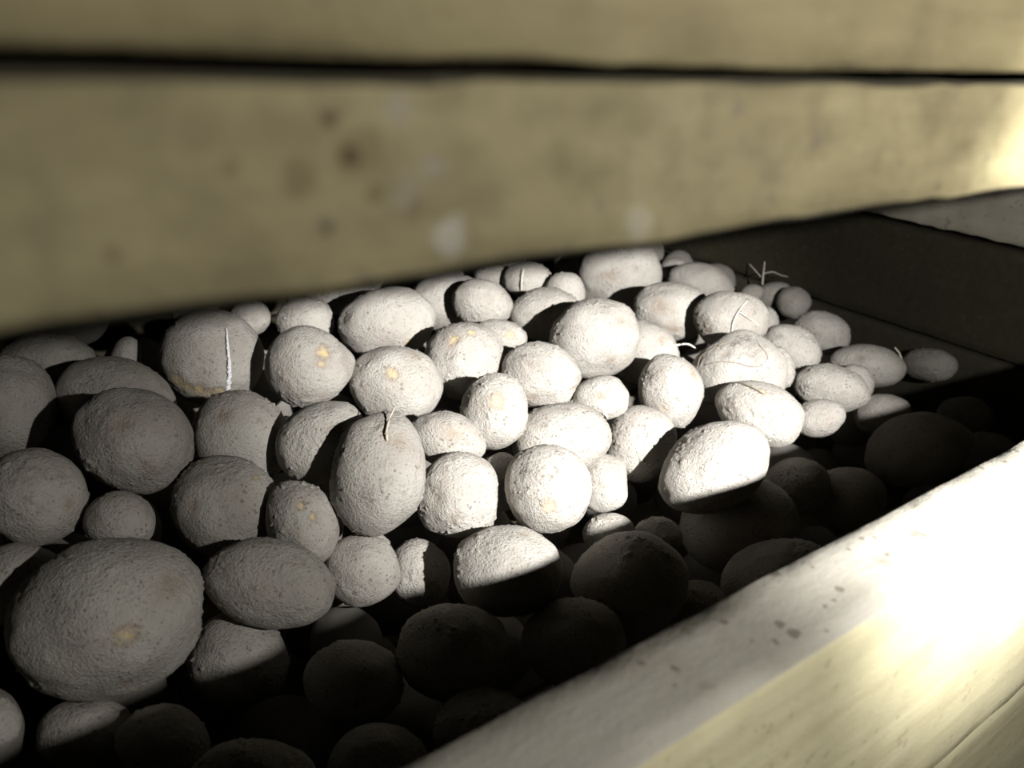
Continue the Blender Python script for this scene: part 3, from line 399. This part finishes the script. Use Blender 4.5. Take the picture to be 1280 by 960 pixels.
upper = bpy.data.objects.new('potato_box', None); C.objects.link(upper)
tag(upper, 'weathered upper wooden box across the top of the photo, stacked over the potatoes', 'box', 'stacked wooden potato boxes')
board('base_board', (XL, YO, -.0287), (XC+.15, YO+.13, -.0065), W_up, upper, 40, .0045, .0005, .0010, ragged=.0004, top_mat=W_end, back_mat=W_low)  # dark top face blackens the seam; dark underside stands in for shade
for i in range(6):
    y0 = YO+.133+i*.17
    board('base_board', (XL, y0, -.0287), (XC+.15, y0+.167, -.0065), W_low, upper, 41+i, .02, .0006)  # coloured dark so less light bounces into the shade on the heap
board('front_board', (XL, YO, -.0046), (XC+.15, YI, .13), W_top, upper, 50, .0045, .0004, .0010, ragged=.0004)
board('end_board', (XC+.12, YI+.001, -.0056), (XC+.144, BACK, .13), W_in, upper, 51, .02)
board('end_board', (XL, YI+.001, -.0056), (XL+.024, BACK, .13), W_in, upper, 52, .02)
board('back_board', (XL, BACK+.001, -.0056), (XC+.15, BACK+.03, .13), W_in, upper, 53, .02)
board('bearer', (XC+.012, YI+.004, END+.0032), (XC+.10, BACK+.02, -.0302), W_bear, upper, 54, .006, .0014, ragged=.0008)
board('bearer', (XL, YI+.004, END+.0032), (XL+.05, BACK+.02, -.0302), W_bear, upper, 55, .02, .0010)

me_floor = plain('store_floor_concrete', (.20, .19, .175, 1), .9, .4, 30)
def slab(name, lo, hi):
    (a, b, c), (d, e, f) = lo, hi
    o = link_mesh(name, [(a, b, c), (d, b, c), (d, e, c), (a, e, c), (a, b, f), (d, b, f), (d, e, f), (a, e, f)],
        [(3, 2, 1, 0), (4, 5, 6, 7), (0, 1, 5, 4), (1, 2, 6, 5), (2, 3, 7, 6), (3, 0, 4, 7)], me_floor, smooth=False)
    o['kind'] = 'structure'
slab('floor', (-3, -3, -.60), (4, 4, -.499))
slab('ceiling', (-3, -3, 2.2), (4, 4, 2.3))
slab('wall_left', (-3.1, -3, -.60), (-3, 4, 2.3))
slab('wall_right', (4, -3, -.60), (4.1, 4, 2.3))
slab('wall_back', (-3, 4, -.60), (4, 4.1, 2.3))
slab('wall_front', (-3, -3.1, -.60), (4, -3, 2.3))

# ---------------------------------------------------------------- potatoes
def potato(row, seed):
    label, loc, axes, bumps, marks, roots = row
    M = np.array(axes).T
    size = np.linalg.norm(M, axis=0).mean()
    v, fcs = ico(6 if size > .019 else 5)
    rnd = np.random.default_rng(seed)
    o3 = rnd.uniform(-50, 50, 3)
    r = 1+.045*noise3(v*1.3+o3, 1)+.028*noise3(v*2.6+o3, 2)+.009*noise3(v*5.5+o3, 3)
    for (x, y, z, am, wd) in bumps:
        c = np.arccos(np.clip(v@V((x, y, z)), -1, 1))
        r = r+am*np.exp(-(c/wd)**2)
    flesh = np.zeros(len(v)); brown = np.zeros(len(v)); soil = np.zeros(len(v))
    for (t, x, y, z, rad) in marks:
        q = np.arccos(np.clip(v@V((x, y, z))/np.linalg.norm((x, y, z)), -1, 1))/rad
        qn = q+.45*noise3(v*(1.6/rad)+o3, 4)+.25*noise3(v*(3.5/rad)+o3, 5)
        if t == 'e':
            r = r-.10*rad*np.exp(-(q*1.1)**2)+.05*rad*np.exp(-((q-1.5)*1.6)**2)
            flesh = np.maximum(flesh, np.clip((.95-qn)*3, 0, 1)*np.clip(.6+.7*noise3(v*(2.6/rad)+o3, 6), .15, 1))
            brown = np.maximum(brown, .75*np.exp(-((qn-1.1)*1.8)**2))
        elif t == 'd':
            r = r-.14*rad*np.exp(-q**2)
            brown = np.maximum(brown, .8*np.exp(-(qn*.95)**2))
        elif t == 'g':
            r = r-.30*rad*np.exp(-(q)**2)
            brown = np.maximum(brown, .35*np.exp(-q**2))
        elif t == 's':
            soil = np.maximum(soil, np.exp(-(qn*.75)**2))
    p = (v*r[:, None])@M.T
    nrm = v@np.linalg.inv(M); nrm /= np.linalg.norm(nrm, axis=1)[:, None]
    g = noise3(p*620+o3, 7)
    crumb = np.clip(g-.42, 0, 1)*np.clip(.55+.9*noise3(p*75+o3, 8), 0, 1.3)
    h = .00010*noise3(p*260+o3, 9)+.0022*crumb+.0012*soil*np.clip(noise3(p*480+o3, 10), 0, 1)
    p = p+nrm*h[:, None]
    soil = np.maximum(soil, .8*np.clip(noise3(v*1.8+o3, 11)-.25, 0, 1)*(noise3(p*160+o3, 12) > .1))
    o = link_mesh('potato', p, fcs, SKIN, None, loc, True, {'flesh': flesh, 'brown': brown, 'soil': soil})
    tag(o, label, 'potato', 'potatoes heaped in the lower box')
    for i, (nm, rr, mat, pts) in enumerate(roots):
        vs, fs = tube(pts, rr*.001, rr*.00055, seed*10+i)
        link_mesh(nm, vs, fs, FINE[mat], o)
    return o

pots = [potato(row, 100+i) for i, row in enumerate(POTATOES)]

def streak(name, parent, line, w0, w1, mat, seed, label):
    """a ragged raised ribbon of mould or torn skin lying on the potato"""
    rnd = random.Random(seed)
    vs, fs = [], []
    P = [Vector(p) for p in line]
    for i in range(len(P)-1):
        for k in range(14):
            t = k/14; s = (i+t)/(len(P)-1)
            c = P[i].lerp(P[i+1], t)
            wdt = (w0+(w1-w0)*s)*rnd.uniform(.55, 1.15)
            nrm = c.normalized(); along = (P[i+1]-P[i]).normalized(); side = along.cross(nrm).normalized()
            c = c+side*rnd.uniform(-.25, .25)*wdt
            b = len(vs)
            vv, ff = ico(1)
            for x in vv:
                x = Vector(x)
                vs.append(c+side*x.x*wdt+along*x.y*.0011+nrm*x.z*.0007*rnd.uniform(.6, 1.3))
            fs += [tuple(b+j for j in f) for f in ff]
    o = link_mesh(name, vs, fs, mat, parent)
    o['label'] = label
streak('mould_streak', pots[MOULD_ROW], MOULD_LINE, .0006, .0020, FINE['mould'], 5, 'white fluffy mould along the crack')
streak('skin_flake', pots[FLAKE_ROW], FLAKE_LINE, .0006, .0012, FINE['white'], 6, 'pale chipped rim of skin')

# the potatoes underneath, copied from a few originals
def buried_mesh(seed):
    v, fcs = ico(4)
    o3 = np.random.default_rng(seed).uniform(-50, 50, 3)
    r = 1+.05*noise3(v*1.3+o3, 1)+.03*noise3(v*2.6+o3, 2)+.006*noise3(v*9+o3, 3)
    return link_mesh('potato', v*r[:, None]*V((1.06, .97, .93)), fcs, SKIN)
protos = [buried_mesh(900+i) for i in range(6)]
rnd = random.Random(77)
for i, (x, y, z, r) in enumerate(BURIED):
    o = protos[i] if i < len(protos) else protos[i % len(protos)].copy()
    if i >= len(protos):
        C.objects.link(o)
    o.location = (x, y, z); o.scale = (r*.91, r*.91, r*.91)
    o.rotation_euler = (rnd.uniform(0, 6.28), rnd.uniform(0, 6.28), rnd.uniform(0, 6.28))
    tag(o, 'potato buried in the dark underneath the top layer of the heap', 'potato', 'potatoes buried under the top layer')

# ---------------------------------------------------------------- light
def spot(name, loc, target, watts, deg, blend, radius, col):
    d = bpy.data.lights.new(name, 'SPOT'); d.energy = watts; d.spot_size = math.radians(deg); d.spot_blend = blend
    d.shadow_soft_size = radius; d.color = col
    o = bpy.data.objects.new(name, d); C.objects.link(o); o.location = loc
    o.rotation_euler = (Vector(target)-Vector(loc)).to_track_quat('-Z', 'Y').to_euler()
LAMP = (.22, -.22, .083)
AIM = (.378, .375, -.215)
spot('torch_beam', LAMP, AIM, 72, 47, 1.0, .006, (1, .985, .955))
spot('torch_spill', LAMP, AIM, 8.4, 150, 1.0, .006, (1, .97, .91))
wd = bpy.data.worlds.new('dark_store'); bpy.context.scene.world = wd; wd.use_nodes = True
wd.node_tree.nodes['Background'].inputs[0].default_value = (.9, .95, 1, 1)
wd.node_tree.nodes['Background'].inputs[1].default_value = .002

# ---------------------------------------------------------------- camera
cam = bpy.data.cameras.new('camera'); co = bpy.data.objects.new('camera', cam); C.objects.link(co)
cam.sensor_width = 36; cam.lens = 36*1030/1280; cam.clip_start = .01
right = Vector((0.803600, -0.592510, 0.056207)); down = Vector((-0.199648, -0.357327, -0.912391)); fwd = Vector((0.560685, 0.721976, -0.405442))
mw = Matrix((( right.x, -down.x, -fwd.x, 0), (right.y, -down.y, -fwd.y, 0), (right.z, -down.z, -fwd.z, 0), (0, 0, 0, 1)))
co.matrix_world = mw
cam.dof.use_dof = True; cam.dof.focus_distance = .44; cam.dof.aperture_fstop = 11.5
sc = bpy.context.scene; sc.camera = co
sc.view_settings.view_transform = 'Standard'; sc.view_settings.look = 'None'
sc.view_settings.exposure = 0; sc.view_settings.gamma = 1; sc.view_settings.use_curve_mapping = False
